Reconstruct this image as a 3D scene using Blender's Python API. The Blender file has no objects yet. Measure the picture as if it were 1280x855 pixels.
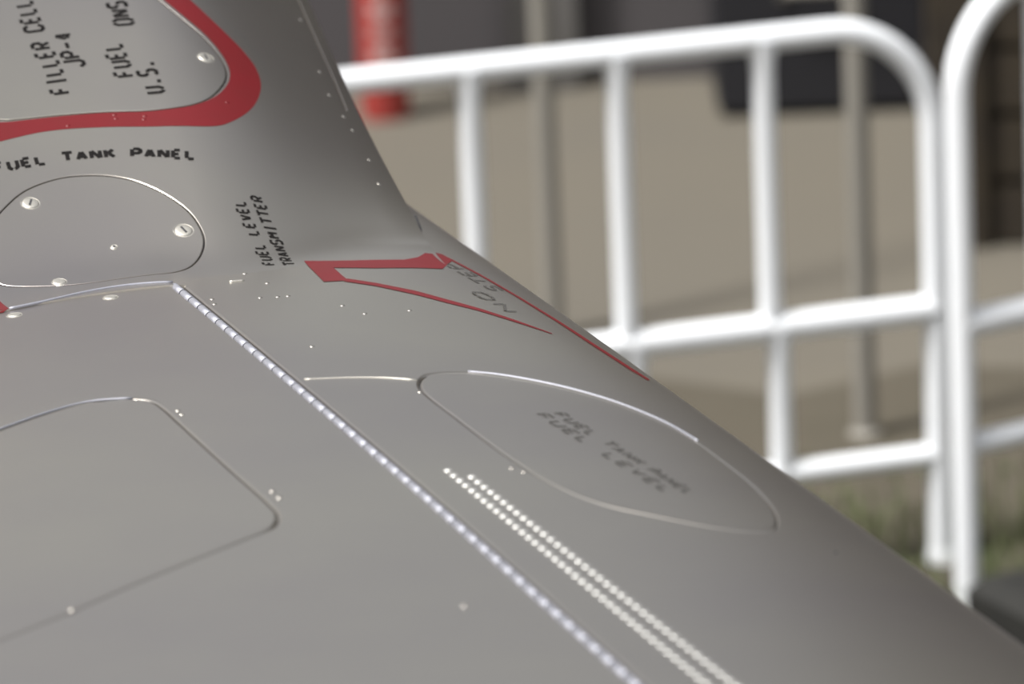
import bpy, math, random
import numpy as np
from mathutils import Vector, Matrix
from mathutils.geometry import delaunay_2d_cdt

random.seed(7)
scene = bpy.context.scene
COL = scene.collection
rad = math.radians

# ------------------------------------------------------------------ camera
FPX = 6950.0                       # focal length in pixels of the 1280x855 frame
CAM_H, PITCH, ROLL = 2.75, rad(15.0), rad(2.5)
r0 = np.array([1, 0, 0.]); u0 = np.array([0, math.sin(PITCH), math.cos(PITCH)])
FWD = np.array([0, math.cos(PITCH), -math.sin(PITCH)])
RIGHT = r0*math.cos(ROLL) - u0*math.sin(ROLL)
UP = u0*math.cos(ROLL) + r0*math.sin(ROLL)
CPOS = np.array([0, 0, CAM_H])

cam = bpy.data.cameras.new('camera')
cam.sensor_width = 36.0
cam.lens = 36.0*FPX/1280.0
cam.clip_start, cam.clip_end = 0.05, 500
cam.dof.use_dof = True
cam.dof.focus_distance = 4.93
cam.dof.aperture_fstop = 5.5
cam_o = bpy.data.objects.new('camera', cam)
M = Matrix([[RIGHT[i], UP[i], -FWD[i], CPOS[i]] for i in range(3)] + [[0, 0, 0, 1]])
cam_o.matrix_world = M
COL.objects.link(cam_o)
scene.camera = cam_o

# ------------------------------------------------------------------ sky and sun
world = bpy.data.worlds.new('sky'); scene.world = world
world.use_nodes = True
nt = world.node_tree
for n in list(nt.nodes): nt.nodes.remove(n)
sky = nt.nodes.new('ShaderNodeTexSky'); sky.sky_type = 'NISHITA'
sky.sun_disc = False; sky.sun_elevation = rad(62); sky.sun_rotation = rad(236)
sky.air_density = 1.0; sky.dust_density = 5.0; sky.ozone_density = 1.0
hs = nt.nodes.new('ShaderNodeHueSaturation'); hs.inputs['Saturation'].default_value = 0.22
bg = nt.nodes.new('ShaderNodeBackground'); bg.inputs['Strength'].default_value = 0.105
wo = nt.nodes.new('ShaderNodeOutputWorld')
nt.links.new(sky.outputs[0], hs.inputs['Color'])
nt.links.new(hs.outputs[0], bg.inputs[0]); nt.links.new(bg.outputs[0], wo.inputs[0])

sun = bpy.data.lights.new('sun', 'SUN'); sun.energy = 4.3; sun.angle = rad(8.0)
sun.color = (1.0, 0.97, 0.92)
sun_o = bpy.data.objects.new('sun', sun); COL.objects.link(sun_o)
SUN_EL, SUN_AZ = rad(62), rad(236)      # azimuth from +Y towards +X
sd = Vector((math.sin(SUN_AZ)*math.cos(SUN_EL), math.cos(SUN_AZ)*math.cos(SUN_EL), math.sin(SUN_EL)))
sun_o.rotation_euler = sd.to_track_quat('Z', 'Y').to_euler()
sun_o.location = (-9, -4, 19)

vs = scene.view_settings
vs.view_transform = 'Standard'; vs.look = 'None'; vs.gamma = 1.0; vs.use_curve_mapping = False
vs.exposure = 0.28

# ------------------------------------------------------------------ materials
def mat(name, col, rough=0.5, metal=0.0, noise=None, bump=None, coat=0.0, spec=None):
    """noise = (scale, amount, col2[, detail]); bump = (scale, strength)"""
    m = bpy.data.materials.new(name); m.use_nodes = True
    t = m.node_tree; b = t.nodes['Principled BSDF']
    b.inputs['Base Color'].default_value = (*col, 1)
    b.inputs['Roughness'].default_value = rough
    b.inputs['Metallic'].default_value = metal
    if coat: b.inputs['Coat Weight'].default_value = coat
    if spec is not None: b.inputs['Specular IOR Level'].default_value = spec
    tc = t.nodes.new('ShaderNodeTexCoord')
    if noise:
        n = t.nodes.new('ShaderNodeTexNoise'); n.inputs['Scale'].default_value = noise[0]
        n.inputs['Detail'].default_value = noise[3] if len(noise) > 3 else 4
        t.links.new(tc.outputs['Object'], n.inputs['Vector'])
        mx = t.nodes.new('ShaderNodeMix'); mx.data_type = 'RGBA'
        mx.inputs['A'].default_value = (*col, 1); mx.inputs['B'].default_value = (*noise[2], 1)
        rp = t.nodes.new('ShaderNodeMapRange')
        rp.inputs['From Min'].default_value = 0.35; rp.inputs['From Max'].default_value = 0.7
        rp.inputs['To Max'].default_value = noise[1]
        t.links.new(n.outputs['Fac'], rp.inputs['Value'])
        t.links.new(rp.outputs['Result'], mx.inputs['Factor'])
        t.links.new(mx.outputs['Result'], b.inputs['Base Color'])
    if bump:
        n2 = t.nodes.new('ShaderNodeTexNoise'); n2.inputs['Scale'].default_value = bump[0]
        n2.inputs['Detail'].default_value = 3
        t.links.new(tc.outputs['Object'], n2.inputs['Vector'])
        bp = t.nodes.new('ShaderNodeBump'); bp.inputs['Strength'].default_value = bump[1]
        bp.inputs['Distance'].default_value = 0.002
        t.links.new(n2.outputs['Fac'], bp.inputs['Height'])
        t.links.new(bp.outputs['Normal'], b.inputs['Normal'])
    return m

ALU = mat('aluminium_paint', (0.66, 0.625, 0.55), 0.32, 0.97, (2.0, 0.9, (0.555, 0.515, 0.50)), (900, 0.03))
ALU_LT = mat('bare_fastener', (0.60, 0.58, 0.53), 0.48, 0.85)
RIVET = mat('rivet_metal', (0.70, 0.70, 0.68), 0.38, 0.6)
DARK = mat('primer_in_gap', (0.05, 0.05, 0.055), 0.7, 0.2)
HINGE = mat('hinge_steel', (0.40, 0.41, 0.46), 0.66, 0.9)
RED = mat('red_paint', (0.135, 0.006, 0.009), 0.42, 0.0, (40, 0.35, (0.11, 0.010, 0.010)))
BLACK = mat('black_stencil_paint', (0.008, 0.007, 0.007), 0.8, 0.0, spec=0.15)
WHITE = mat('white_enamel', (0.84, 0.87, 0.91), 0.38, 0.0, (12, 0.12, (0.74, 0.74, 0.74)))
RUBBER = mat('black_rubber', (0.012, 0.012, 0.011), 0.75, 0.0, (20, 0.4, (0.02, 0.02, 0.016)))
STEEL = mat('grey_post_paint', (0.235, 0.222, 0.197), 0.6, 0.0, (6, 0.3, (0.21, 0.20, 0.175)))
CASE = mat('black_case', (0.012, 0.012, 0.016), 0.6)
WOOD = mat('dark_brown_wood', (0.026, 0.019, 0.012), 0.75, 0.0, (9, 0.7, (0.045, 0.033, 0.017)), (60, 0.3))
GROUND = mat('tan_apron', (0.125, 0.112, 0.088), 0.9, 0.0, (0.9, 0.7, (0.108, 0.099, 0.083)), (80, 0.4))
SOIL = mat('brown_soil', (0.080, 0.069, 0.050), 0.95, 0.0, (4, 0.7, (0.064, 0.056, 0.039)), (90, 0.5))
GRASS = mat('grass_blade', (0.09, 0.12, 0.045), 0.7, 0.0, (3, 0.6, (0.15, 0.15, 0.07)))
WALLM = mat('hangar_wall', (0.085, 0.078, 0.082), 0.8, 0.0, (1.5, 0.5, (0.065, 0.062, 0.07)))
PILM = mat('pilaster_paint', (0.13, 0.125, 0.12), 0.7)
BAYM = mat('dark_reflection_bay', (0.03, 0.027, 0.024), 0.8, 0.0, (1.5, 0.5, (0.02, 0.018, 0.016)))
REDPOST = mat('red_bollard', (0.36, 0.045, 0.038), 0.5)
WHITEM = mat('white_mark', (0.6, 0.5, 0.48), 0.5)

# ------------------------------------------------------------------ helpers
def link(name, me, m=None, parent=None):
    o = bpy.data.objects.new(name, me)
    COL.objects.link(o)
    if m is not None and me is not None and not me.materials: me.materials.append(m)
    if parent is not None: o.parent = parent
    return o

def mesh(verts, faces, smooth=False, normals=None):
    me = bpy.data.meshes.new('m')
    me.from_pydata([tuple(map(float, v)) for v in verts], [], [tuple(map(int, f)) for f in faces])
    me.update()
    if smooth or normals is not None:
        me.polygons.foreach_set('use_smooth', [True]*len(me.polygons))
    if normals is not None:
        me.normals_split_custom_set_from_vertices([tuple(map(float, n)) for n in normals])
    return me

class MB:
    def __init__(s): s.v = []; s.f = []
    def add(s, vs, fs):
        b = len(s.v); s.v += [tuple(map(float, v)) for v in vs]; s.f += [tuple(i+b for i in f) for f in fs]
    def box(s, c, d, rz=0.0):
        c = np.array(c); ca, sa = math.cos(rz), math.sin(rz)
        vs = []
        for z in (-1, 1):
            for x, y in ((-1, -1), (1, -1), (1, 1), (-1, 1)):
                lx, ly = x*d[0]/2, y*d[1]/2
                vs.append(c + np.array([lx*ca-ly*sa, lx*sa+ly*ca, z*d[2]/2]))
        s.add(vs, [(3, 2, 1, 0), (4, 5, 6, 7), (0, 1, 5, 4), (1, 2, 6, 5), (2, 3, 7, 6), (3, 0, 4, 7)])
    def tube(s, pts, r, n=14, caps=True):
        pts = [np.array(p, float) for p in pts]
        rings = []
        prev = None
        for i, p in enumerate(pts):
            t = pts[min(i+1, len(pts)-1)] - pts[max(i-1, 0)]
            t /= np.linalg.norm(t)
            if prev is None:
                a = np.array([0, 0, 1.]) if abs(t[2]) < 0.9 else np.array([1., 0, 0])
                x = np.cross(t, a)
            else:
                x = prev - t*(prev@t)
            x /= np.linalg.norm(x); y = np.cross(t, x); prev = x
            rr = r[i] if hasattr(r, '__len__') else r
            rings.append([p + rr*(math.cos(k*2*math.pi/n)*x + math.sin(k*2*math.pi/n)*y) for k in range(n)])
        vs = [q for R_ in rings for q in R_]; fs = []
        for i in range(len(rings)-1):
            for k in range(n):
                fs.append((i*n+k, i*n+(k+1) % n, (i+1)*n+(k+1) % n, (i+1)*n+k))
        if caps:
            fs.append(tuple(range(n))[::-1]); fs.append(tuple((len(rings)-1)*n+k for k in range(n)))
        s.add(vs, fs)
    def build(s, name, m, parent=None, smooth=False):
        me = mesh(s.v, s.f)
        if smooth:
            me.polygons.foreach_set('use_smooth', [True]*len(me.polygons))
            try: me.set_sharp_from_angle(angle=rad(40))
            except Exception: pass
        return link(name, me, m, parent)

def tag(o, label=None, cat=None, group=None, kind=None):
    if label: o['label'] = label
    if cat: o['category'] = cat
    if group: o['group'] = group
    if kind: o['kind'] = kind
    return o

def smooth01(x): 
    x = np.clip(x, 0, 1); return x*x*(3-2*x)

# ------------------------------------------------------------------ the setting
g = MB(); g.add([(-60, -20, 0), (60, -20, 0), (60, 80, 0), (-60, 80, 0)], [(0, 1, 2, 3)])
tag(g.build('ground', GROUND), kind='structure')
# tall dark bay on the right, added to darken the fairing lip's reflections
b = MB(); b.box((8.2, 16.0, 4.0), (13.0, 6.5, 8.0)); wr = tag(b.build('reflection_wall_right', BAYM), kind='structure')
for i in range(6):
    b = MB(); b.box((2.6 + 2.2*i, 12.72, 3.9), (0.2, 0.08, 7.8)); b.build('pilaster', CASE, wr)
# strip of bare soil and grass that carries the barriers
b = MB()
n = 40; ys0 = [8.05 + 0.06*math.sin(i*1.7) for i in range(n+1)]; ys1 = [9.9 + 0.10*math.sin(i*2.3+1) for i in range(n+1)]
vs_, fs_ = [], []
for i in range(n+1):
    x = -4 + 10*i/n
    vs_ += [(x, ys0[i], 0.0), (x, ys0[i]+0.1, 0.006), (x, ys1[i]-0.1, 0.006), (x, ys1[i], 0.0)]
for i in range(n):
    for k in range(3):
        fs_.append((i*4+k, (i+1)*4+k, (i+1)*4+k+1, i*4+k+1))
b.add(vs_, fs_); tag(b.build('soil_strip', SOIL), kind='structure')

b = MB()
rng = random.Random(3)
for i in range(9000):
    x = rng.uniform(-1.2, 2.6); y = rng.uniform(8.12, 9.02)
    if rng.random() < 0.25: y = rng.uniform(8.12, 9.3)
    h = rng.uniform(0.02, 0.07); a = rng.uniform(0, 6.28); l = rng.uniform(0, 0.03)
    w = 0.003
    dx, dy = math.cos(a), math.sin(a)
    b.add([(x-dy*w, y+dx*w, 0.0), (x+dy*w, y-dx*w, 0.0), (x+dx*l*.5+dy*w*.7, y+dy*l*.5-dx*w*.7, h*.6), (x+dx*l, y+dy*l, h), (x+dx*l*.5-dy*w*.7, y+dy*l*.5+dx*w*.7, h*.6)],
          [(0, 1, 2, 4), (4, 2, 3)])
tag(b.build('grass', GRASS), 'short green grass growing along the barrier feet', 'grass', kind='stuff')

# low dark-grey hangar behind, kept low for the metal's reflections
b = MB(); b.box((-5.0, 14.55, 1.35), (13.2, 4.0, 2.7)); wb = tag(b.build('wall_back', WALLM), kind='structure')
for i in range(13):
    b = MB(); b.box((-10.9 + 1.0*i, 12.52, 1.3), (0.16, 0.08, 2.6)); b.build('pilaster', PILM, wb)

# ------------------------------------------------------------------ aircraft surfaces
THETA = rad(75.0)
FV = np.array([math.sin(THETA), math.cos(THETA), 0.0])      # towards the nose
OV = np.array([math.cos(THETA), -math.sin(THETA), 0.0])     # outboard
def ray(px, py): return FWD*FPX + RIGHT*(px-640.0) - UP*(py-427.5)
A0 = CPOS + ray(218, 355)/FPX*5.0                            # hinge end at the wing root
ZV = np.array([0, 0, 1.0])
def to_world(f, o, z):
    return A0 + np.multiply.outer(f, FV) + np.multiply.outer(o, OV) + np.multiply.outer(z, ZV)
def project(P):
    q = np.asarray(P) - CPOS
    d = q@FWD
    return np.stack([640 + FPX*(q@RIGHT)/d, 427.5 - FPX*(q@UP)/d], -1)

NL, NH = 0.40, 0.050            # nose ellipse: half length and half height
LE0, LE1, LE2 = 0.335, 0.047, -0.004    # leading edge f = LE0 + LE1*o + LE2*o*o
def f_le(o): return LE0 + LE1*o + LE2*o*o
def wing_prof(psi):
    """forward offset and height for the section angle psi"""
    a = np.where(psi < 0, psi, np.where(psi > math.pi, -(psi-math.pi), np.sin(np.clip(psi, 0, math.pi))))
    z = np.where(psi < 0, -0.5*psi**2/(1+0.25*psi**2), np.where(psi > math.pi, -2.0, -(1-np.cos(np.clip(psi, 0, math.pi)))))
    return a*NL, z*NH
def wing(u, v):
    u = np.asarray(u, float); v = np.asarray(v, float)
    a, z = wing_prof(u/NL)
    return to_world(f_le(v) - NL + a, v, z)
def z_wing(f, o):
    x = (f - f_le(o) + NL)/NL
    psi = np.where(x < 0, x, np.arcsin(np.clip(x, 0, 0.999)))
    return wing_prof(psi)[1]

# flank of the intake fairing that rises inboard from the wing
PHI_MAX = rad(25.0)
_s = np.linspace(-0.02, 2.2, 2221)
_phi = PHI_MAX*smooth01(_s/0.10)
_phi = np.where(_s > 0.1, PHI_MAX - (_s-0.1)*rad(14.0), _phi)
_phi = np.where(_phi < rad(-60), rad(-60), _phi)
_ds = _s[1]-_s[0]
_X = np.cumsum(np.cos(_phi))*_ds; _Z = np.cumsum(np.sin(_phi))*_ds
_X -= np.interp(0, _s, _X); _Z -= np.interp(0, _s, _Z)
F_LIP, LIP_L, LIP_H = 0.2635, 0.19, 0.070
def o_root(f): return np.where(f < 0, 0.9*np.minimum(f, 0)**2 + 0.004, 0.004*np.ones_like(f))
LEAN = 0.025
def lip_inset(f, s):
    x = np.clip((f-(F_LIP-LIP_L))/LIP_L, 0, 1)
    hz = np.interp(toe(f, s), _s, _Z) + 0.004*smooth01((s-0.08)/0.08)
    hz = hz*0.6
    hmax = 0.5*(hz+LIP_H - np.sqrt((hz-LIP_H)**2 + 0.03**2))
    return np.maximum(hmax, 0)*(0.95*x**2.2 + 0.05*(1-np.sqrt(np.clip(1-x*x, 0, 1))))
def toe(f, s):
    return s - 0.070*smooth01((f-0.05)/0.18)
def flank(f, s, extra=0.0):
    f = np.asarray(f, float); s = np.asarray(s, float)
    ph = np.interp(toe(f, s), _s, _phi)
    d = lip_inset(f, s) + extra
    orr = o_root(f)
    e = 0.0016*(1-smooth01((f+0.02)/0.05)) - 0.0006*smooth01((f+0.02)/0.05)
    e = e*(1-smooth01((s-0.02)/0.1))
    o = orr - np.interp(s, _s, _X) - d*np.sin(ph)
    z = z_wing(f, orr)*(1-0.35*smooth01(s/0.5)) + np.interp(toe(f, s), _s, _Z) + e - d*np.cos(ph)
    return to_world(f + LEAN*np.minimum(s, 0.8) - 0.10*np.maximum(s-0.8, 0), o, z)

def normals_of(surf, u, v, h=1e-4):
    pu = surf(u+h, v)-surf(u-h, v); pv = surf(u, v+h)-surf(u, v-h)
    n = np.cross(pu, pv)
    return n/np.linalg.norm(n, axis=-1, keepdims=True)
WSIGN = 1.0 if normals_of(wing, np.array([0.0]), np.array([0.5]))[0, 2] > 0 else -1.0
FSIGN = 1.0 if normals_of(flank, np.array([0.0]), np.array([0.2]))[0, 2] > 0 else -1.0
SIGN = {wing: WSIGN, flank: FSIGN}
def nrm(surf, u, v): return normals_of(surf, u, v)*SIGN[surf]

_guess = {}
for S_, ur, vr in ((wing, (-0.9, 0.60), (-0.4, 1.8)), (flank, (-0.5, F_LIP-0.0005), (0.0, 0.9))):
    uu, vv = np.meshgrid(np.linspace(*ur, 121), np.linspace(*vr, 121), indexing='ij')
    P_ = S_(uu, vv); N_ = nrm(S_, uu, vv)
    facing = ((P_-CPOS)*N_).sum(-1) < 0
    _guess[S_] = (uu[facing], vv[facing], project(P_)[facing])
def inv(surf, px, py):
    """surface coordinates of the point of the surface that lies on the line of sight of a pixel"""
    gu, gv, gp = _guess[surf]
    i = np.argmin((gp[:, 0]-px)**2 + (gp[:, 1]-py)**2)
    q = np.array([gu[i], gv[i]])
    for _ in range(25):
        p0 = project(surf(q[0], q[1])); h = 1e-4
        ju = (project(surf(q[0]+h, q[1]))-project(surf(q[0]-h, q[1])))/(2*h)
        jv = (project(surf(q[0], q[1]+h))-project(surf(q[0], q[1]-h)))/(2*h)
        J = np.stack([ju, jv], -1)
        try: st = np.linalg.solve(J, np.array([px, py])-p0)
        except Exception: break
        l = np.linalg.norm(st)
        if l > 0.03: st *= 0.03/l
        q = q + st
        if surf is flank: q[0] = min(q[0], F_LIP-0.0006)
        if l < 1e-7: break
    return q
def invs(surf, pts): return np.array([inv(surf, *p) for p in pts])

def catmull(pts, closed, step):
    pts = np.asarray(pts, float); n = len(pts); out = []
    rng_ = range(n) if closed else range(n-1)
    for i in rng_:
        if closed: p = [pts[(i+k-1) % n] for k in range(4)]
        else: p = [pts[max(i-1, 0)], pts[i], pts[i+1], pts[min(i+2, n-1)]]
        m_ = max(1, int(math.ceil(np.linalg.norm(p[2]-p[1])/step)))
        for k in range(m_):
            t = k/m_
            out.append(0.5*((2*p[1]) + (p[2]-p[0])*t + (2*p[0]-5*p[1]+4*p[2]-p[3])*t*t + (3*p[1]-p[0]-3*p[2]+p[3])*t**3))
    if not closed: out.append(pts[-1])
    return np.array(out)
def area2(p): return 0.5*np.sum(p[:, 0]*np.roll(p[:, 1], -1) - np.roll(p[:, 0], -1)*p[:, 1])
def ccw(p): return p if area2(p) > 0 else p[::-1].copy()
def offset(p, d):
    """move a closed ccw outline outwards by d"""
    t = np.roll(p, -1, 0)-np.roll(p, 1, 0); t /= np.linalg.norm(t, axis=1, keepdims=True)
    return p + d*np.stack([t[:, 1], -t[:, 0]], 1)
def inside(poly, pts):
    x, y = pts[:, 0], pts[:, 1]; r = np.zeros(len(pts), bool); n = len(poly)
    for i in range(n):
        x1, y1 = poly[i]; x2, y2 = poly[(i+1) % n]
        c = ((y1 > y) != (y2 > y))
        with np.errstate(divide='ignore', invalid='ignore'):
            r ^= c & (x < (x2-x1)*(y-y1)/(y2-y1+1e-30)+x1)
    return r

GAP, BEV, DEP = 0.0009, 0.0009, 0.0035
def lay(surf, grid, outer=None, holes=(), lift=0.0, rim=True, bevel=True, depth=DEP, wall_outer=True, BEV=BEV, drop=0.0005, max_edge=None):
    """skin or panel on a surface: triangulated in surface coordinates, holes with rims, edge walls"""
    pts, off, tilt, edges = [], [], [], []
    rings = []
    def ring(poly, o_, t_, sgn):
        b0 = len(pts); n_ = len(poly)
        tt = np.roll(poly, -1, 0)-np.roll(poly, 1, 0); tt /= np.linalg.norm(tt, axis=1, keepdims=True)
        nn = np.stack([tt[:, 1], -tt[:, 0]], 1)*sgn
        for i in range(n_):
            pts.append(poly[i]); off.append(o_); tilt.append(nn[i]*t_); edges.append((b0+i, b0+(i+1) % n_))
        return list(range(b0, b0+n_))
    gpts = np.asarray(grid, float)
    keep = np.ones(len(gpts), bool)
    dist_polys = []
    if outer is not None:
        e = ring(outer, lift-(drop if bevel else 0), 1.0 if bevel else 0, 1); rings.append((e, 1))
        if bevel: ring(offset(outer, -BEV), lift, 0, 1)
        keep &= inside(offset(outer, -BEV*1.2), gpts); dist_polys.append(outer)
    for hpoly in holes:
        e = ring(hpoly, lift-(drop if bevel else 0), 1.0 if bevel else 0, -1); rings.append((e, -1))
        r2 = offset(hpoly, BEV)
        if bevel: ring(r2, lift, 0, -1)
        keep &= ~inside(r2, gpts); dist_polys.append(hpoly)
    for dp in dist_polys:
        k = np.where(keep)[0]
        if len(k):
            d = np.min(np.linalg.norm(gpts[k][:, None]-dp[None], axis=2), axis=1) if len(k)*len(dp) < 4e7 else np.full(len(k), 1.0)
            keep[k[d < 0.0022]] = False
    for q in gpts[keep]:
        pts.append(q); off.append(lift); tilt.append(np.zeros(2))
    P = np.array(pts)
    vs_o, _e, fs_o, ov, _, _ = delaunay_2d_cdt([Vector(p) for p in P], edges, [], 0, 1e-7)
    V = np.array([tuple(v) for v in vs_o])
    o_id = [x[0] if x else -1 for x in ov]
    cen = np.array([V[list(f)].mean(0) for f in fs_o])
    ok = np.ones(len(fs_o), bool)
    if outer is not None: ok &= inside(outer, cen)
    for hpoly in holes: ok &= ~inside(hpoly, cen)
    if max_edge:
        ok &= np.array([max(np.linalg.norm(V[f[i]]-V[f[i-1]]) for i in range(len(f))) < max_edge for f in fs_o])
    faces = [f for f, k in zip(fs_o, ok) if k]
    offs = np.array([off[i] if i >= 0 else lift for i in o_id])
    tl = np.array([tilt[i] if i >= 0 else np.zeros(2) for i in o_id])
    N = nrm(surf, V[:, 0], V[:, 1]); W = surf(V[:, 0], V[:, 1]) + N*offs[:, None]
    h = 1e-4
    du = (surf(V[:, 0]+h, V[:, 1])-surf(V[:, 0]-h, V[:, 1]))/(2*h); dv = (surf(V[:, 0], V[:, 1]+h)-surf(V[:, 0], V[:, 1]-h))/(2*h)
    NN = N + (du*tl[:, :1] + dv*tl[:, 1:])*(1.4 if drop > 0.001 else 0.8)
    NN /= np.linalg.norm(NN, axis=1, keepdims=True)
    a, b_, c = (W[[f[i] for f in faces]] for i in range(3))
    fn = np.cross(b_-a, c-a); nm = N[[f[0] for f in faces]]
    faces = [tuple(f) if (fn[i]@nm[i]) > 0 else tuple(f[::-1]) for i, f in enumerate(faces)]
    verts = list(W); norms = list(NN)
    if rim:
        idx = {}
        for j, i in enumerate(o_id):
            if i >= 0: idx.setdefault(i, j)
        for e, sg in rings:
            if sg == 1 and not wall_outer: continue
            b0 = len(verts); m_ = len(e)
            for i in e:
                j = idx[i]
                w = du[j]*tilt[i][0]+dv[j]*tilt[i][1] if np.any(tilt[i]) else N[j]
                w = w/np.linalg.norm(w)
                verts.append(W[j]); norms.append(w); verts.append(W[j]-N[j]*depth); norms.append(w)
            for k in range(m_):
                p0, p1 = b0+2*k, b0+2*((k+1) % m_)
                f = (p0, p0+1, p1+1, p1)
                fn_ = np.cross(verts[f[1]]-verts[f[0]], verts[f[3]]-verts[f[0]])
                faces.append(f if fn_@norms[p0] > 0 else f[::-1])
    return mesh(verts, faces, normals=norms)
def gridpts(us, vs):
    uu, vv = np.meshgrid(us, vs, indexing='ij')
    return np.stack([uu.ravel(), vv.ravel()], 1)
def panel_grid(o, step=0.008):
    lo, hi = o.min(0), o.max(0)
    return gridpts(np.arange(lo[0]+step/2, hi[0], step), np.arange(lo[1]+step/2, hi[1], step))
def stroke_poly(path, w):
    """closed outline of a path of constant width w in surface coordinates"""
    p = np.asarray(path); t = np.gradient(p, axis=0); t /= np.linalg.norm(t, axis=1, keepdims=True)
    nn = np.stack([-t[:, 1], t[:, 0]], 1)*w/2
    return ccw(np.concatenate([p+nn, (p-nn)[::-1]]))

jet = link('jet_aircraft', None)
jet.location = (A0[0]-0.3*FV[0], A0[1]-0.3*FV[1], 0.0)
bpy.context.view_layer.update()
JINV = Vector(jet.location)
tag(jet, 'silver jet aircraft with black stencilled lettering and red painted outlines on its wing root', 'aircraft')
def jpart(name, me, m, parent=None):
    o = link(name, me, m, parent if parent is not None else jet)
    if parent is None: o.matrix_parent_inverse = Matrix.Translation(-JINV)
    return o

# ---- panel outlines
filler = ccw(catmull(invs(flank, [(-62, 146), (2, 149), (20, 148.5), (75, 143), (135, 139), (190, 137), (235, 131), (262, 121), (279, 104), (282, 88), (272, 68), (252, 45), (220, 18), (190, -6), (150, -36), (60, -60), (-60, -30), (-84, 60)]), True, 0.004))
band_out = ccw(catmull(invs(flank, [(-96, 204), (0, 177), (60, 164), (130, 159), (200, 158), (262, 158), (292, 151), (316, 134), (326, 110), (320, 86), (302, 62), (272, 32), (240, 2), (205, -28), (150, -62), (40, -92), (-90, -60), (-120, 60)]), True, 0.004))
band_in = ccw(catmull(invs(flank, [(-70, 158), (0, 153), (20, 151.5), (75, 145.5), (135, 141), (190, 139), (236, 133), (266, 122.5), (284, 106), (287, 88), (276, 66), (255, 42), (222, 14), (190, -12), (150, -42), (58, -66), (-64, -36), (-90, 60)]), True, 0.004))
round_o = ccw(catmull(invs(flank, [(-22, 300), (-12, 283), (6, 261), (32, 239), (70, 224.5), (105, 220), (140, 221), (172, 228), (205, 243), (232, 262), (247, 281), (254, 300), (250, 318), (238, 332), (222, 338.5), (206, 341), (180, 343.5), (150, 347.5), (115, 352.5), (80, 356), (30, 357.5), (0, 354), (-18, 335)]), True, 0.003))
lipgap_path = catmull(invs(flank, [(355, -40), (373, 0), (388, 34), (405, 72), (420, 106), (433, 138)]), False, 0.006)
lipgap = stroke_poly(lipgap_path, 0.0026)
door_o = ccw(catmull(invs(wing, [(-160, 610), (-80, 570), (0, 538), (60, 517), (110, 504), (150, 499), (182, 499.5), (200, 508), (230, 535), (285, 585), (330, 625), (345, 643), (338, 659), (300, 676), (240, 700), (160, 733), (80, 768), (0, 800), (-90, 835), (-190, 870), (-230, 760)]), True, 0.006))
oval_o = ccw(catmull(invs(wing, [(526, 482), (529, 472), (542, 467.5), (575, 466), (620, 470), (670, 478.5), (720, 490), (775, 507), (830, 530), (868, 551), (905, 578), (942, 608), (968, 640), (966, 660), (940, 664), (890, 658), (820, 644), (750, 628), (690, 603), (630, 565), (570, 520), (536, 494)]), True, 0.005))
hinge_a = inv(wing, 220, 355); hinge_b = inv(wing, 800, 855); hm = inv(wing, 500, 589)
hd = hinge_b-hinge_a
hinge_path = catmull(np.array([hinge_a, hm, hinge_b, hinge_b+hd*0.45, hinge_b+hd*0.95]), False, 0.02)
hinge_slot = stroke_poly(hinge_path, 0.011)

# ---- wing skin
us = np.concatenate([np.arange(-1.15, 0.30, 0.022), np.arange(0.30, math.pi*NL+0.02, 0.016), np.arange(math.pi*NL+0.05, math.pi*NL+1.2, 0.2)])
vs_w = np.concatenate([np.arange(-0.60, -0.05, 0.06), np.arange(-0.05, 1.5, 0.022), np.arange(1.5, 3.0, 0.075)])
GG = 2*GAP
wing_me = lay(wing, gridpts(us, vs_w), None, [offset(door_o, GG), offset(oval_o, GG), hinge_slot], BEV=0.0026, drop=0.0020, max_edge=0.26)
wing_ob = jpart('wing_skin', wing_me, ALU)
tag(wing_ob, 'silver painted wing skin with a rounded leading edge')

# ---- flank skin
us = np.concatenate([np.arange(-1.2, F_LIP-LIP_L, 0.016), F_LIP-LIP_L + LIP_L*np.sin(np.linspace(0.02, math.pi/2-0.02, 30))])
us = us[us < F_LIP-0.0003]
vs_f = np.concatenate([np.arange(0.0, 0.62, 0.010), np.arange(0.64, 2.1, 0.05)])
flank_me = lay(flank, gridpts(us, vs_f), None, [offset(filler, GG), offset(round_o, GG), lipgap], max_edge=0.09)
flank_ob = jpart('intake_fairing_skin', flank_me, ALU)
# root edge of the fairing skin: small wall down to the wing
fe = np.arange(-1.2, F_LIP, 0.01)
top = flank(fe, np.zeros_like(fe)); bot = top - ZV*0.004
n_ = len(fe)
jpart('fairing_edge', mesh(np.concatenate([top, bot]), [(i, i+1, n_+i+1, n_+i) for i in range(n_-1)], True), ALU_LT)
# intake lip turning back into the duct
sv = np.arange(0.30, 2.1, 0.03); rows = []
for fo, ex in ((0.0004, 0.0), (0.001, 0.004), (0.004, 0.010), (0.012, 0.016), (0.05, 0.024), (0.5, 0.05)):
    fl_ = np.full_like(sv, F_LIP-0.0004)
    base = flank(fl_, sv, ex*smooth01((sv-0.30)/0.2)); rows.append(base - FV*(fo-0.0004))
Vd = np.concatenate(rows); m_ = len(sv)
jpart('intake_lip', mesh(Vd, [(r*m_+i, r*m_+i+1, (r+1)*m_+i+1, (r+1)*m_+i) for r in range(len(rows)-1) for i in range(m_-1)], True), ALU)

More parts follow.
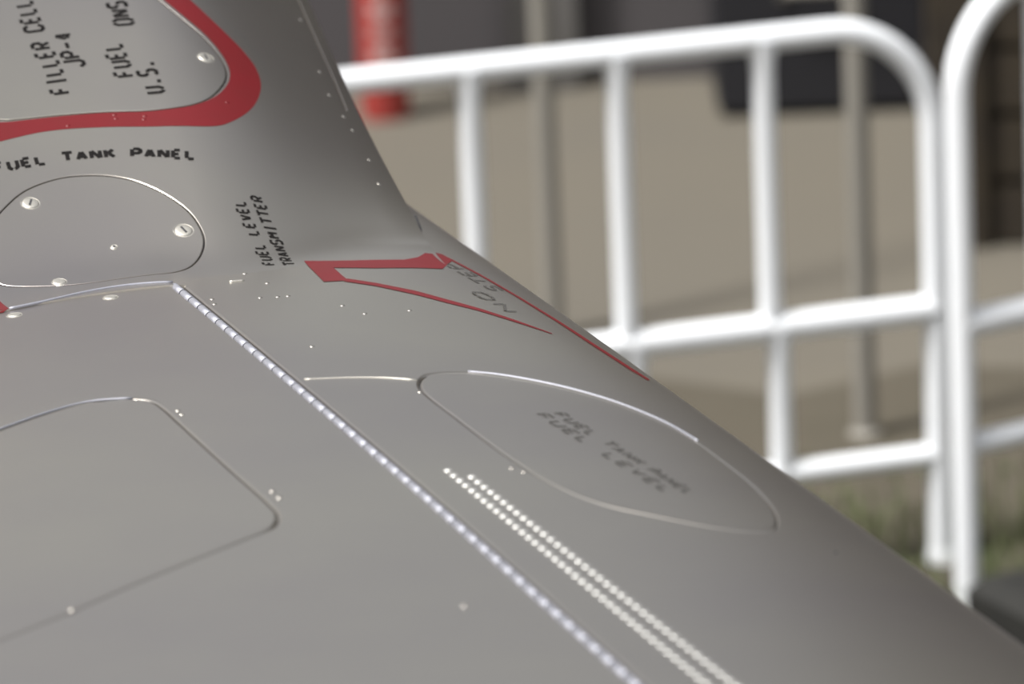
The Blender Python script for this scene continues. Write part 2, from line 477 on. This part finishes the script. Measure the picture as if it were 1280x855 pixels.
# front edge of the fairing root, closed down to the wing
sv2 = np.arange(0.03, 0.62, 0.01); e0 = flank(np.full_like(sv2, F_LIP-0.0008), sv2)
q_ = e0-A0; zb = z_wing(q_@FV, q_@OV)-0.004
e1 = to_world(q_@FV-0.002, q_@OV, np.minimum(zb, q_[:, 2]-0.001)); k_ = len(sv2)
jpart('fairing_front', mesh(np.concatenate([e0, e1]), [(i, i+1, k_+i+1, k_+i) for i in range(k_-1)], True), ALU)

# ---- panels
def panel(name, surf, outl, lift=0.0, back=True, m=ALU, step=0.008):
    o = jpart(name, lay(surf, panel_grid(outl, step), outl, (), lift, BEV=0.0026 if surf is wing else BEV, drop=0.0020 if surf is wing else 0.0005), m)
    if back:
        jpart('panel_frame', lay(surf, panel_grid(outl, 0.012), offset(outl, 0.006), (), -DEP, rim=False, bevel=False), DARK)
    return o
filler_ob = panel('filler_panel', flank, filler)
round_ob = panel('round_access_panel', flank, round_o)
door_ob = panel('wing_access_door', wing, door_o, step=0.016)
oval_ob = panel('oval_access_panel', wing, oval_o, step=0.010)
def slot_floor(surf, poly, m):
    jpart('slot_floor', lay(surf, np.zeros((0, 2)), offset(poly, 0.003), (), -DEP, rim=False, bevel=False), m)
slot_floor(wing, hinge_slot, DARK); slot_floor(flank, lipgap, DARK)

# ---- painted markings
def decal(name, surf, outl, holes=(), m=RED, lift=0.00018, step=0.008):
    return jpart(name, lay(surf, panel_grid(outl, step), outl, holes, lift, rim=False, bevel=False), m)
decal('red_outline_band', flank, band_out, [band_in])
def poly_px(surf, pts, step=0.004):
    q = invs(surf, pts); out = []
    for i in range(len(q)):
        a, c = q[i], q[(i+1) % len(q)]; k = max(1, int(np.linalg.norm(c-a)/step))
        out += [a+(c-a)*t/k for t in range(k)]
    return ccw(np.array(out))
def strip_px(surf, pts, w):
    """stripe of real width w along a path; w may vary along it"""
    p = catmull(invs(surf, pts), False, 0.006); t = np.gradient(p, axis=0); t /= np.linalg.norm(t, axis=1, keepdims=True)
    nn = np.stack([-t[:, 1], t[:, 0]], 1)*w/2
    return ccw(np.concatenate([p+nn, (p-nn)[::-1]]))
# upper surface across wing and fairing root as one height field, for markings that cross the joint
def topsurf(f, o):
    f = np.asarray(f, float); o = np.asarray(o, float)
    orr = o_root(f); s = np.interp(orr-o, _X, _s)
    ph = np.interp(toe(f, s), _s, _phi); d = lip_inset(f, s)
    e = (0.0016*(1-smooth01((f+0.02)/0.05)) - 0.0006*smooth01((f+0.02)/0.05))*(1-smooth01((s-0.02)/0.1))
    zf = z_wing(f, orr)*(1-0.35*smooth01(s/0.5)) + np.interp(toe(f, s), _s, _Z) + e - d*np.cos(ph)
    zw = z_wing(f, o)
    z = np.where((o < orr) & (f < F_LIP-0.001), np.maximum(zf, zw), zw)
    return to_world(f, o, z)
SIGN[topsurf] = 1.0
SIGN[topsurf] = 1.0 if normals_of(topsurf, np.array([0.0]), np.array([0.5]))[0, 2] > 0 else -1.0
uu, vv = np.meshgrid(np.linspace(-0.6, 0.36, 161), np.linspace(-0.35, 1.5, 161), indexing='ij')
ok_ = uu < f_le(vv)-0.002
uu, vv = uu[ok_], vv[ok_]
P_ = topsurf(uu, vv); N_ = nrm(topsurf, uu, vv); fc_ = ((P_-CPOS)*N_).sum(-1) < 0
_guess[topsurf] = (uu[fc_], vv[fc_], project(P_)[fc_])

RED_LIFT = 0.0004
def tdecal(name, pts, m=RED, step=0.004): return decal(name, topsurf, poly_px(topsurf, pts), (), m, RED_LIFT, step)
tdecal('red_root_stripe', [(380, 326.5), (440, 326), (505, 325), (522, 322), (540, 315.5), (552, 318), (566, 325.5), (553, 336.5), (530, 335.5), (470, 335.5), (417, 335), (428, 345), (436, 351), (405, 352.5)])
tdecal('red_aft_stripe', [(434, 348.5), (470, 354), (520, 364), (560, 375), (600, 386), (640, 399), (690, 417), (690, 418), (638, 401), (599, 389), (559, 379), (519, 368.5), (468, 357.5), (430, 352)])
tdecal('red_leading_stripe', [(560, 322), (600, 343), (650, 372), (700, 402.5), (750, 435), (790, 461), (812, 475), (810, 476), (788, 463), (747, 436.5), (698, 404), (648, 373), (598.5, 344.2), (560, 324)])
tdecal('red_flank_corner', [(-20, 378), (0, 377), (11, 386), (4, 391), (-25, 395)])

# ---- stencil lettering
W_ = 0.62
GL = {'A': [[(0, 0), (.31, 1)], [(.31, 1), (.62, 0)], [(.16, .33), (.46, .33)]],
 'C': [[(.62, .85), (.45, 1), (.15, 1), (0, .85), (0, .15), (.15, 0), (.45, 0), (.62, .15)]],
 'E': [[(0, 0), (0, 1)], [(0, 1), (.6, 1)], [(0, .5), (.5, .5)], [(0, 0), (.6, 0)]],
 'F': [[(0, 0), (0, 1)], [(0, 1), (.6, 1)], [(0, .5), (.5, .5)]],
 'I': [[(.31, 0), (.31, 1)]],
 'J': [[(.62, 1), (.62, .18), (.45, 0), (.17, 0), (0, .18)]],
 'K': [[(0, 0), (0, 1)], [(.08, .45), (.6, 1)], [(.2, .55), (.62, 0)]],
 'L': [[(0, 0), (0, 1)], [(0, 0), (.6, 0)]],
 'M': [[(0, 0), (0, 1)], [(0, 1), (.31, .4)], [(.31, .4), (.62, 1)], [(.62, 1), (.62, 0)]],
 'N': [[(0, 0), (0, 1)], [(0, 1), (.62, 0)], [(.62, 0), (.62, 1)]],
 'O': [[(.31, 1), (.15, 1), (0, .82), (0, .18), (.15, 0), (.31, 0)], [(.31, 0), (.47, 0), (.62, .18), (.62, .82), (.47, 1), (.31, 1)]],
 'P': [[(0, 0), (0, 1)], [(0, 1), (.45, 1), (.62, .85), (.62, .62), (.45, .47), (0, .47)]],
 'R': [[(0, 0), (0, 1)], [(0, 1), (.45, 1), (.62, .85), (.62, .62), (.45, .47), (0, .47)], [(.3, .45), (.62, 0)]],
 'S': [[(.62, .85), (.45, 1), (.15, 1), (0, .85), (0, .65), (.15, .53), (.31, .5)], [(.31, .5), (.47, .47), (.62, .35), (.62, .15), (.45, 0), (.15, 0), (0, .15)]],
 'T': [[(.31, 0), (.31, 1)], [(-.13, 1), (.75, 1)]],
 'U': [[(0, 1), (0, .18), (.15, 0), (.31, 0)], [(.31, 0), (.47, 0), (.62, .18), (.62, 1)]],
 'V': [[(0, 1), (.31, 0)], [(.31, 0), (.62, 1)]],
 '4': [[(.45, 0), (.45, 1)], [(.45, 1), (0, .35)], [(0, .3), (.62, .3)]],
 '-': [[(.1, .5), (.52, .5)]], '.': [[(.2, .04), (.36, .04)]], ' ': []}
def lettering(name, surf, text, start, end, cap, side=1.0, weight=0.17, lift=0.0004, gap=0.09, m=BLACK, adv=1.0):
    """text on a surface from the start pixel to the end pixel of its baseline; cap = letter height in metres"""
    a, c = inv(surf, *start), inv(surf, *end)
    L = np.linalg.norm(c-a); ex = (c-a)/L; ey = np.array([-ex[1], ex[0]])*side
    n_ = len(text); pitch = L/(n_-1+W_/adv)       # letter advance
    sx = pitch/adv
    vs, fs = [], []
    for i, ch in enumerate(text):
        for line in GL[ch]:
            q = [np.array([p[0]*sx, p[1]*cap]) for p in line]
            for k in range(len(q)-1):
                p0, p1 = q[k].copy(), q[k+1].copy()
                d = p1-p0; l = np.linalg.norm(d); d /= l
                nn = np.array([-d[1], d[0]])*weight*cap/2
                g0 = gap*cap if k == 0 and len(GL[ch]) > 1 else -0.06*cap
                g1 = gap*cap if k == len(q)-2 and len(GL[ch]) > 1 else -0.06*cap
                p0 = p0+d*g0; p1 = p1-d*g1
                base = len(vs); ns = 4
                for j in range(ns+1):
                    pm = p0+(p1-p0)*j/ns
                    for w in (1, -1):
                        qq = pm+nn*w
                        vs.append(a + ex*(i*pitch+qq[0]) + ey*qq[1])
                for j in range(ns): fs.append((base+2*j, base+2*j+1, base+2*j+3, base+2*j+2))
    V = np.array(vs); N = nrm(surf, V[:, 0], V[:, 1]); Wd = surf(V[:, 0], V[:, 1]) + N*lift
    out = []
    for f in fs:
        fn = np.cross(Wd[f[1]]-Wd[f[0]], Wd[f[2]]-Wd[f[0]])
        out.append(f if fn@N[f[0]] > 0 else f[::-1])
    return jpart(name, mesh(Wd, out, normals=N), m)
def which_side(surf, start, end, towards):
    a, c, t = inv(surf, *start), inv(surf, *end), inv(surf, *towards)
    ex = (c-a); return 1.0 if (np.array([-ex[1], ex[0]])@(t-a)) > 0 else -1.0
def text_px(name, surf, text, start, end, towards, cap, **k):
    return lettering(name, surf, text, start, end, cap, which_side(surf, start, end, towards), **k)
text_px('stencil_lettering', flank, 'FUEL', (-5, 215), (58, 204.5), (0, 190), 0.0128, weight=0.30)
text_px('stencil_lettering', flank, 'TANK', (80, 201.5), (144, 196.5), (100, 180), 0.0128, weight=0.30)
text_px('stencil_lettering', flank, 'PANEL', (165, 196), (244, 199), (200, 180), 0.0128, weight=0.30)
text_px('stencil_lettering', flank, 'FUEL LEVEL', (344, 331), (305, 252), (300, 300), 0.0105, weight=0.22)
text_px('stencil_lettering', flank, 'TRANSMITTER', (370, 331), (327, 247), (320, 300), 0.0105, weight=0.22)
text_px('stencil_lettering', flank, 'FILLER CELL', (88, 115), (38, 0), (30, 60), 0.0178, weight=0.21)
text_px('stencil_lettering', flank, 'JP-4', (106, 82), (89, 41), (50, 60), 0.0178, weight=0.21)
text_px('stencil_lettering', flank, 'FUEL', (168, 94), (150, 54), (120, 60), 0.0178, weight=0.21)
text_px('stencil_lettering', flank, 'ONS', (167, 30), (156, 2), (120, 10), 0.0178, weight=0.21)
text_px('stencil_lettering', flank, 'U.S.', (205, 115), (190, 76), (160, 80), 0.0178, weight=0.21)
WORN = mat('worn_stencil_paint', (0.07, 0.067, 0.063), 0.6, 0.2)
text_px('stencil_lettering', topsurf, 'STEP', (630, 364), (571, 331), (590, 365), 0.013, weight=0.2, m=WORN, lift=0.0004)
text_px('stencil_lettering', topsurf, 'NO', (647, 390), (604, 366), (620, 402), 0.012, weight=0.22, m=WORN, lift=0.0007)
for (a_, b_, t_, tx) in (((692, 517), (737, 544), (740, 500), 'FUEL'), ((752, 553), (797, 580), (790, 540), 'TANK'), ((808, 587), (858, 617), (840, 570), 'PANEL'),
                         ((670, 518), (728, 553), (740, 530), 'FUEL'), ((752, 568), (830, 615), (790, 560), 'LEVEL')):
    text_px('stencil_lettering', wing, tx, a_, b_, t_, 0.012, weight=0.24, m=WORN)

# ---- fasteners and rivets
def dome_mesh(r, h, n=10, rings=3):
    vs = [(0, 0, h)]; fs = []
    for k in range(1, rings+1):
        a = k/rings*math.pi/2
        vs += [(r*math.sin(a)*math.cos(i*2*math.pi/n), r*math.sin(a)*math.sin(i*2*math.pi/n), h*math.cos(a)) for i in range(n)]
    for i in range(n): fs.append((0, 1+i, 1+(i+1) % n))
    for k in range(rings-1):
        for i in range(n): fs.append((1+k*n+i, 1+(k+1)*n+i, 1+(k+1)*n+(i+1) % n, 1+k*n+(i+1) % n))
    return mesh(vs, fs, True)
def frame_at(surf, q, rot=0.0, lift=0.0):
    p = surf(q[0], q[1]); n_ = nrm(surf, np.array([q[0]]), np.array([q[1]]))[0]
    x = surf(q[0]+1e-4, q[1])-surf(q[0]-1e-4, q[1]); x -= n_*(x@n_); x /= np.linalg.norm(x); y = np.cross(n_, x)
    x2 = x*math.cos(rot)+y*math.sin(rot); y2 = np.cross(n_, x2); p = p+n_*lift
    return Matrix([[x2[i], y2[i], n_[i], p[i]] for i in range(3)] + [[0, 0, 0, 1]])
def put(name, me, m, surf, q, rot=0.0, lift=0.0, parent=None):
    o = jpart(name, me, m)
    o.matrix_basis = frame_at(surf, q, rot, lift)
    return o
def screw_mesh(r):
    n = 28; prof = [(r*1.22, -0.0012), (r*1.10, 0.0002), (r*1.04, -0.0008), (r*0.98, -0.0008), (r*0.94, 0.0002), (r*0.80, 0.0006), (r*0.4, 0.0008), (0.0, 0.0008)]
    vs, fs = [], []
    for pr, pz in prof: vs += [(pr*math.cos(i*2*math.pi/n), pr*math.sin(i*2*math.pi/n), pz) for i in range(n)]
    for k in range(len(prof)-1):
        for i in range(n): fs.append((k*n+i, k*n+(i+1) % n, (k+1)*n+(i+1) % n, (k+1)*n+i))
    return mesh(vs, fs, True)
def box_mesh(x, y, z0, z1):
    b_ = MB(); b_.box((0, 0, (z0+z1)/2), (x, y, z1-z0)); return mesh(b_.v, b_.f)
screw_me = screw_mesh(0.0085); slot_me = box_mesh(0.0020, 0.0095, -0.001, 0.0012)
screw_me.materials.append(ALU_LT); slot_me.materials.append(DARK)
for (x, y, rot, sc) in ((229.5, 288, 0.35, 1.0), (38, 254, -0.55, 0.95), (257, 72, 0.2, 0.9)):
    q = inv(flank, x, y)
    o = put('slotted_fastener', screw_me, None, flank, q, rot, 0.0003)
    o.scale = (sc,)*3
    s_ = link('slot', slot_me, None, o)
small = screw_mesh(0.0032); small.materials.append(ALU_LT)
put('small_screw', small, None, flank, inv(flank, 142.5, 309), 0, 0.0002)
dimple = dome_mesh(0.0016, 0.0008); dimple.materials.append(DARK)
put('screw_recess', dimple, None, flank, inv(flank, 142.5, 309), 0, 0.0006)
put('drain_hole_plug', dimple, None, wing, inv(wing, 1045, 691), 0, 0.0)

riv = dome_mesh(0.0035, 0.0012); riv.materials.append(RIVET)
riv_s = dome_mesh(0.0024, 0.0008); riv_s.materials.append(ALU); riv_r = riv_s.copy(); riv_r.materials.clear(); riv_r.materials.append(RED)
ra, rb = inv(wing, 560, 588), inv(wing, 893, 862)
rc, rd_ = inv(wing, 590, 596), inv(wing, 912, 850)
for a_, c_ in ((ra, rb), (rc, rd_)):
    L = np.linalg.norm(c_-a_); k = int(L/0.0150)
    for i in range(int(k*1.25)):
        put('rivet', riv, None, wing, a_+(c_-a_)*i/k, 0, 0.0)
for (x, y) in ((222, 513), (227, 518), (340, 614), (349, 622), (580, 757), (525, 490), (640, 585), (655, 590), (306, 342), (334, 354), (347, 371), (360, 370), (325, 372), (268, 380), (265, 374), (512, 388), (428, 382), (390, 433), (456, 392), (90, 762)):
    put('rivet', riv_s, None, topsurf, inv(topsurf, x, y), 0, 0.0)
for (x, y) in ((143, 143.5), (145, 148), (181, 145), (180, 149), (85, 157), (284, 128), (376, 25), (412, 119), (400, 90), (430, 146), (441, 163), (462, 200), (474, 230)):
    put('rivet', riv_r if y < 160 and x < 300 else riv_s, None, flank, inv(flank, x, y), 0, 0.0)
tab = screw_mesh(0.0065); tab.materials.append(ALU_LT)
for (x, y) in ((74, 352.5), (138, 372), (18, 394)):
    put('flush_screw', tab, None, topsurf, inv(topsurf, x, y), 0, 0.0004)
q0, q1 = inv(topsurf, 287, 352.5), inv(topsurf, 305, 351)
def bead(name, surf, path, r, m=ALU_LT, lift=0.0):
    p = np.asarray(path); N = nrm(surf, p[:, 0], p[:, 1]); P = surf(p[:, 0], p[:, 1]) + N*lift
    b_ = MB(); b_.tube(P, r, 8); me = mesh(b_.v, b_.f, True); return jpart(name, me, m)
bead('skin_lip', topsurf, np.linspace(q0, q1, 6), 0.0014)
bead('seam_bead', wing, catmull(invs(wing, [(380, 474), (430, 472), (480, 472), (521, 475)]), False, 0.01), 0.0006)
bead('edge_highlight_bead', topsurf, catmull(invs(topsurf, [(12, 388), (50, 378), (110, 364.5), (160, 356.5), (216, 353)]), False, 0.01), 0.0015, HINGE)  # bead added to brighten the edge line of the fairing skin
bead('dark_gap_bead', wing, catmull(invs(wing, [(519, 270), (523, 279), (526, 289), (525, 299)]), False, 0.004), 0.0011, DARK)  # dark bead in place of the open slot, its shade put into the colour

bead('edge_highlight_bead', wing, catmull(invs(wing, [(585, 464.5), (622, 468), (672, 476.5), (722, 488), (777, 505), (832, 528), (872, 551)]), False, 0.01), 0.0012, HINGE)  # bead added as the bright highlight along the oval's upper edge
bead('edge_highlight_bead', wing, catmull(invs(wing, [(-80, 567), (0, 536), (60, 515), (110, 502), (165, 497.5)]), False, 0.01), 0.0010, HINGE)  # bead added as the highlight on the door's top edge

# ---- piano hinge: one knuckle after the other on its pin
cum = np.concatenate([[0], np.cumsum(np.linalg.norm(np.diff(hinge_path, axis=0), axis=1))])
PITCH_K, r_k = 0.0290, 0.0037
kb = MB(); kb.tube([(-PITCH_K*0.455, 0, 0), (PITCH_K*0.455, 0, 0)], r_k, 12); kme = mesh(kb.v, kb.f)
kme.polygons.foreach_set('use_smooth', [len(p.vertices) == 4 for p in kme.polygons]); kme.materials.append(HINGE)
hinge_pin = None
pin_path = np.stack([np.interp(np.linspace(0, cum[-1], 80), cum, hinge_path[:, k]) for k in range(2)], 1)
Np = nrm(wing, pin_path[:, 0], pin_path[:, 1]); Pp = wing(pin_path[:, 0], pin_path[:, 1]) - Np*0.0022
pb = MB(); pb.tube(Pp, 0.0022, 8); hinge_ob = jpart('piano_hinge', mesh(pb.v, pb.f, True), DARK)
for i in range(int(cum[-1]/PITCH_K)):
    l = (i+0.5)*PITCH_K
    q = np.array([np.interp(l, cum, hinge_path[:, k]) for k in range(2)])
    q2 = np.array([np.interp(l+0.004, cum, hinge_path[:, k]) for k in range(2)])
    p = wing(*q); n_ = nrm(wing, q[:1], q[1:])[0]
    x = wing(*q2)-p; x /= np.linalg.norm(x); n_ -= x*(n_@x); n_ /= np.linalg.norm(n_); y = np.cross(n_, x); p = p-n_*0.0022-FV*0.0016
    o = link('knuckle', kme, None, hinge_ob)
    o.matrix_basis = Matrix([[x[j], y[j], n_[j], p[j]] for j in range(3)] + [[0, 0, 0, 1]])

# ---- main landing gear under the wing carries the aircraft
def ac(f, o, z): return to_world(np.array(f), np.array(o), np.array(z-A0[2]))
b = MB(); b.tube([ac(-0.35, 0.75, A0[2]-0.09), ac(-0.35, 0.75, 0.30)], 0.05, 16); b.build('gear_strut', HINGE, None, True)
st = bpy.data.objects[-1] if False else [o for o in COL.objects if o.name.startswith('gear_strut')][0]
st.parent = jet; st.matrix_parent_inverse = Matrix.Translation(-JINV)
b = MB()
ringc = ac(-0.35, 0.83, 0.30); n1, n2 = 32, 12; vs_, fs_ = [], []
for i in range(n1):
    a = i*2*math.pi/n1; dr = FV*math.cos(a)+ZV*math.sin(a)
    for k in range(n2):
        c = k*2*math.pi/n2; vs_.append(ringc + dr*(0.21+0.09*math.cos(c)) + OV*0.08*math.sin(c))
for i in range(n1):
    for k in range(n2): fs_.append((i*n2+k, i*n2+(k+1) % n2, ((i+1) % n1)*n2+(k+1) % n2, ((i+1) % n1)*n2+k))
b.add(vs_, fs_); wh = b.build('tyre', RUBBER, jet, True); wh.matrix_parent_inverse = Matrix.Translation(-JINV)
b = MB(); b.tube([ringc-OV*0.1, ringc+OV*0.06], 0.14, 24); hb = b.build('wheel_hub', ALU_LT, jet, True); hb.matrix_parent_inverse = Matrix.Translation(-JINV)

# ------------------------------------------------------------------ crowd barriers
def barrier(name, foot, az, T, mid, low, R, length, pickets_up, pickets_low, label, rt=0.0205, rp=0.0185, direction=-1, far_leg=True, leg_over=0.0):
    root = link(name, None); root.location = foot; root.rotation_euler = (0, 0, az)
    tag(root, label, 'barrier', 'white crowd barriers')
    L = length*direction
    pts = [(0, 0, 0.0), (0, 0, T-R)]
    for i in range(1, 13):
        a = i/12*math.pi/2; pts.append((direction*R*(1-math.cos(a)), 0, T-R+R*math.sin(a)))
    pts.append((L-direction*R, 0, T))
    for i in range(1, 13):
        a = i/12*math.pi/2; pts.append((L-direction*R*(1-math.sin(a)), 0, T-R+R*math.cos(a)))
    pts.append((L, 0, 0.0))
    b = MB(); b.tube(pts, rt, 18); b.build('outer_frame', WHITE, root, True)
    for z, r in ((mid, rt*1.1), (low, rp)):
        b = MB(); b.tube([(0, 0, z), (L, 0, z)], r, 16); b.build('rail', WHITE, root, True)
    for x in pickets_up:
        b = MB(); b.tube([(x, 0, T), (x, 0, T-0.045), (x, 0, mid)], [rp*1.35, rp, rp], 14); b.build('picket', WHITE, root, True)
    for x in pickets_low:
        b = MB(); b.tube([(x, 0, mid), (x, 0, mid-0.045), (x, 0, low)], [rp*1.35, rp, rp], 14); b.build('picket', WHITE, root, True)
    for x in (0, L):
        b = MB(); b.tube([(x, 0, 0.0), (x, 0, 0.02), (x, 0, 0.03)], [0.024, 0.024, 0.021], 14); b.build('foot', WHITE, root, True)
    return root
azL = rad(16)
xs = [-0.283-0.2435*i for i in range(7)]
barrier('crowd_barrier', (0.690, 8.73, 0.0), azL, 0.912, 0.437, 0.190, 0.17, 2.1, xs, [x+0.012 for x in xs],
        'white tubular crowd barrier standing in front of the red bollard')
azR = rad(32)
xr = [0.160+0.24*i for i in range(8)]
barrier('crowd_barrier', (0.709, 8.46, 0.0), azR, 1.02, 0.479, 0.280, 0.17, 2.1, xr, xr,
        'white tubular crowd barrier standing in front of the dark wooden crate', direction=1)

# ------------------------------------------------------------------ things behind the barriers
def ground_at(px, py):
    d = ray(px, py); t = -CPOS[2]/d[2]; return CPOS+t*d
c = ground_at(483, 146)
root = link('bollard', None); root.location = tuple(c); tag(root, 'red round bollard with white marks behind the barrier top rail', 'bollard')
b = MB()
prof = [(0.0, 0.052), (0.02, 0.056), (0.9, 0.056), (0.94, 0.045), (0.955, 0.02)]
b.tube([(0, 0, z) for z, _ in prof], [r for _, r in prof], 24); b.build('post', REDPOST, root, True)
for i, z in enumerate((0.155, 0.205, 0.255, 0.305)):
    vs_, fs_ = [], []
    n = 8; hh = 0.007 if i % 2 else 0.010
    for k in range(n+1):
        a = -math.pi/2 + (k/n-0.5)*0.9
        for zz in (z-hh, z+hh):
            for r in (0.0555, 0.0572): vs_.append((r*math.cos(a), r*math.sin(a), zz))
    for k in range(n):
        q = k*4
        fs_ += [(q+1, q+5, q+7, q+3), (q, q+2, q+6, q+4), (q+2, q+3, q+7, q+6), (q, q+4, q+5, q+1)]
    fs_ += [(0, 1, 3, 2), (n*4, n*4+2, n*4+3, n*4+1)]
    b = MB(); b.add(vs_, fs_); b.build('white_mark', WHITEM, root, True)

for (px, py, r, lab) in ((692, 420, 0.021, 'thin grey steel post standing between the red bollard and the black case'), (1082, 548, 0.021, 'thin grey steel post standing in front of the black equipment case')):
    c = ground_at(px, py); root = link('steel_post', None); root.location = tuple(c); tag(root, lab, 'post')
    b = MB(); b.tube([(0, 0, 0), (0, 0, 2.3)], r, 14); b.build('pole', STEEL, root, True)
    b = MB(); b.tube([(0, 0, 0), (0, 0, 0.012), (0, 0, 0.02)], [0.03, 0.03, 0.022], 18); b.build('base_plate', STEEL, root, True)
    b = MB(); b.tube([(0, 0, 2.29), (0, 0, 2.31), (0, 0, 2.33)], [0.022, 0.026, 0.008], 14); b.build('cap', STEEL, root, True)

# black equipment case in front of the hangar
c0, c1 = ground_at(885, 85), ground_at(1135, 85)
root = link('equipment_case', None); cx, cy = (c0[0]+c1[0])/2, 12.30; w = c1[0]-c0[0]
root.location = (cx, cy, 0); tag(root, 'black equipment case with steel corners standing on the ground', 'case')
b = MB(); b.box((0, 0, 0.22), (w, 0.4, 0.40)); b.build('body', CASE, root)
b = MB(); b.box((0, 0, 0.47), (w, 0.4, 0.09)); b.build('lid', CASE, root)
b = MB(); b.tube([(-0.08, -0.2, 0.27), (-0.08, -0.235, 0.29), (0.08, -0.235, 0.29), (0.08, -0.2, 0.27)], 0.009, 8); b.build('handle', STEEL, root, True)
for sx in (-1, 1):
    b = MB(); b.box((sx*w*0.28, -0.205, 0.425), (0.05, 0.015, 0.07)); b.build('latch', STEEL, root)
    for sy in (-1, 1):
        b = MB(); b.tube([(sx*w*0.42, sy*0.15-0.012, 0.025), (sx*w*0.42, sy*0.15+0.012, 0.025)], 0.025, 12); b.build('castor', RUBBER, root, True)

# dark wooden crate on the right
c = ground_at(1205, 318)
root = link('wooden_crate', None); root.location = (c[0]+0.62, c[1]+0.42, 0); root.rotation_euler = (0, 0, rad(-4))
tag(root, 'dark brown slatted wooden crate behind the barrier', 'crate')
cw, cd, ch = 1.3, 0.8, 0.95
b = MB(); b.box((0, 0, ch/2), (cw-0.05, cd-0.05, ch-0.02)); b.build('liner', WOOD, root)
for k in range(7):
    z = 0.065+k*0.137
    for sy in (-1, 1):
        b = MB(); b.box((0, sy*(cd/2-0.012), z), (cw, 0.022, 0.118)); b.build('slat', WOOD, root)
    for sx in (-1, 1):
        b = MB(); b.box((sx*(cw/2-0.012), 0, z), (0.022, cd-0.05, 0.118)); b.build('slat', WOOD, root)
for sx in (-1, 1):
    for sy in (-1, 1):
        b = MB(); b.box((sx*(cw/2-0.06), sy*(cd/2+0.011), ch/2), (0.1, 0.022, ch)); b.build('batten', WOOD, root)
for k in range(6):
    b = MB(); b.box((-cw/2+0.11+k*0.216, 0, ch+0.01), (0.2, cd, 0.022)); b.build('lid_plank', WOOD, root)

# black rubber weight lying in the grass
c = ground_at(1312, 822)
root = link('rubber_weight', None); root.location = (c[0]+0.08, c[1], 0); root.rotation_euler = (0, 0, rad(25))
tag(root, 'black rubber weight block lying in the grass beside the barriers', 'weight')
b = MB(); w, d, h = 0.34, 0.24, 0.13; ch_ = 0.025
vs_ = []
for z, k in ((0, 0), (h-ch_, 0), (h, ch_)):
    vs_ += [(-w/2+k, -d/2+k, z), (w/2-k, -d/2+k, z), (w/2-k, d/2-k, z), (-w/2+k, d/2-k, z)]
fs_ = [(3, 2, 1, 0), (8, 9, 10, 11)]
for r in range(2):
    for i in range(4): fs_.append((r*4+i, r*4+(i+1) % 4, (r+1)*4+(i+1) % 4, (r+1)*4+i))
b.add(vs_, fs_); b.build('block', RUBBER, root)
b = MB(); b.tube([(-0.07, 0, h-0.005), (-0.06, 0, h+0.04), (0.06, 0, h+0.04), (0.07, 0, h-0.005)], 0.012, 10); b.build('carry_handle', RUBBER, root, True)
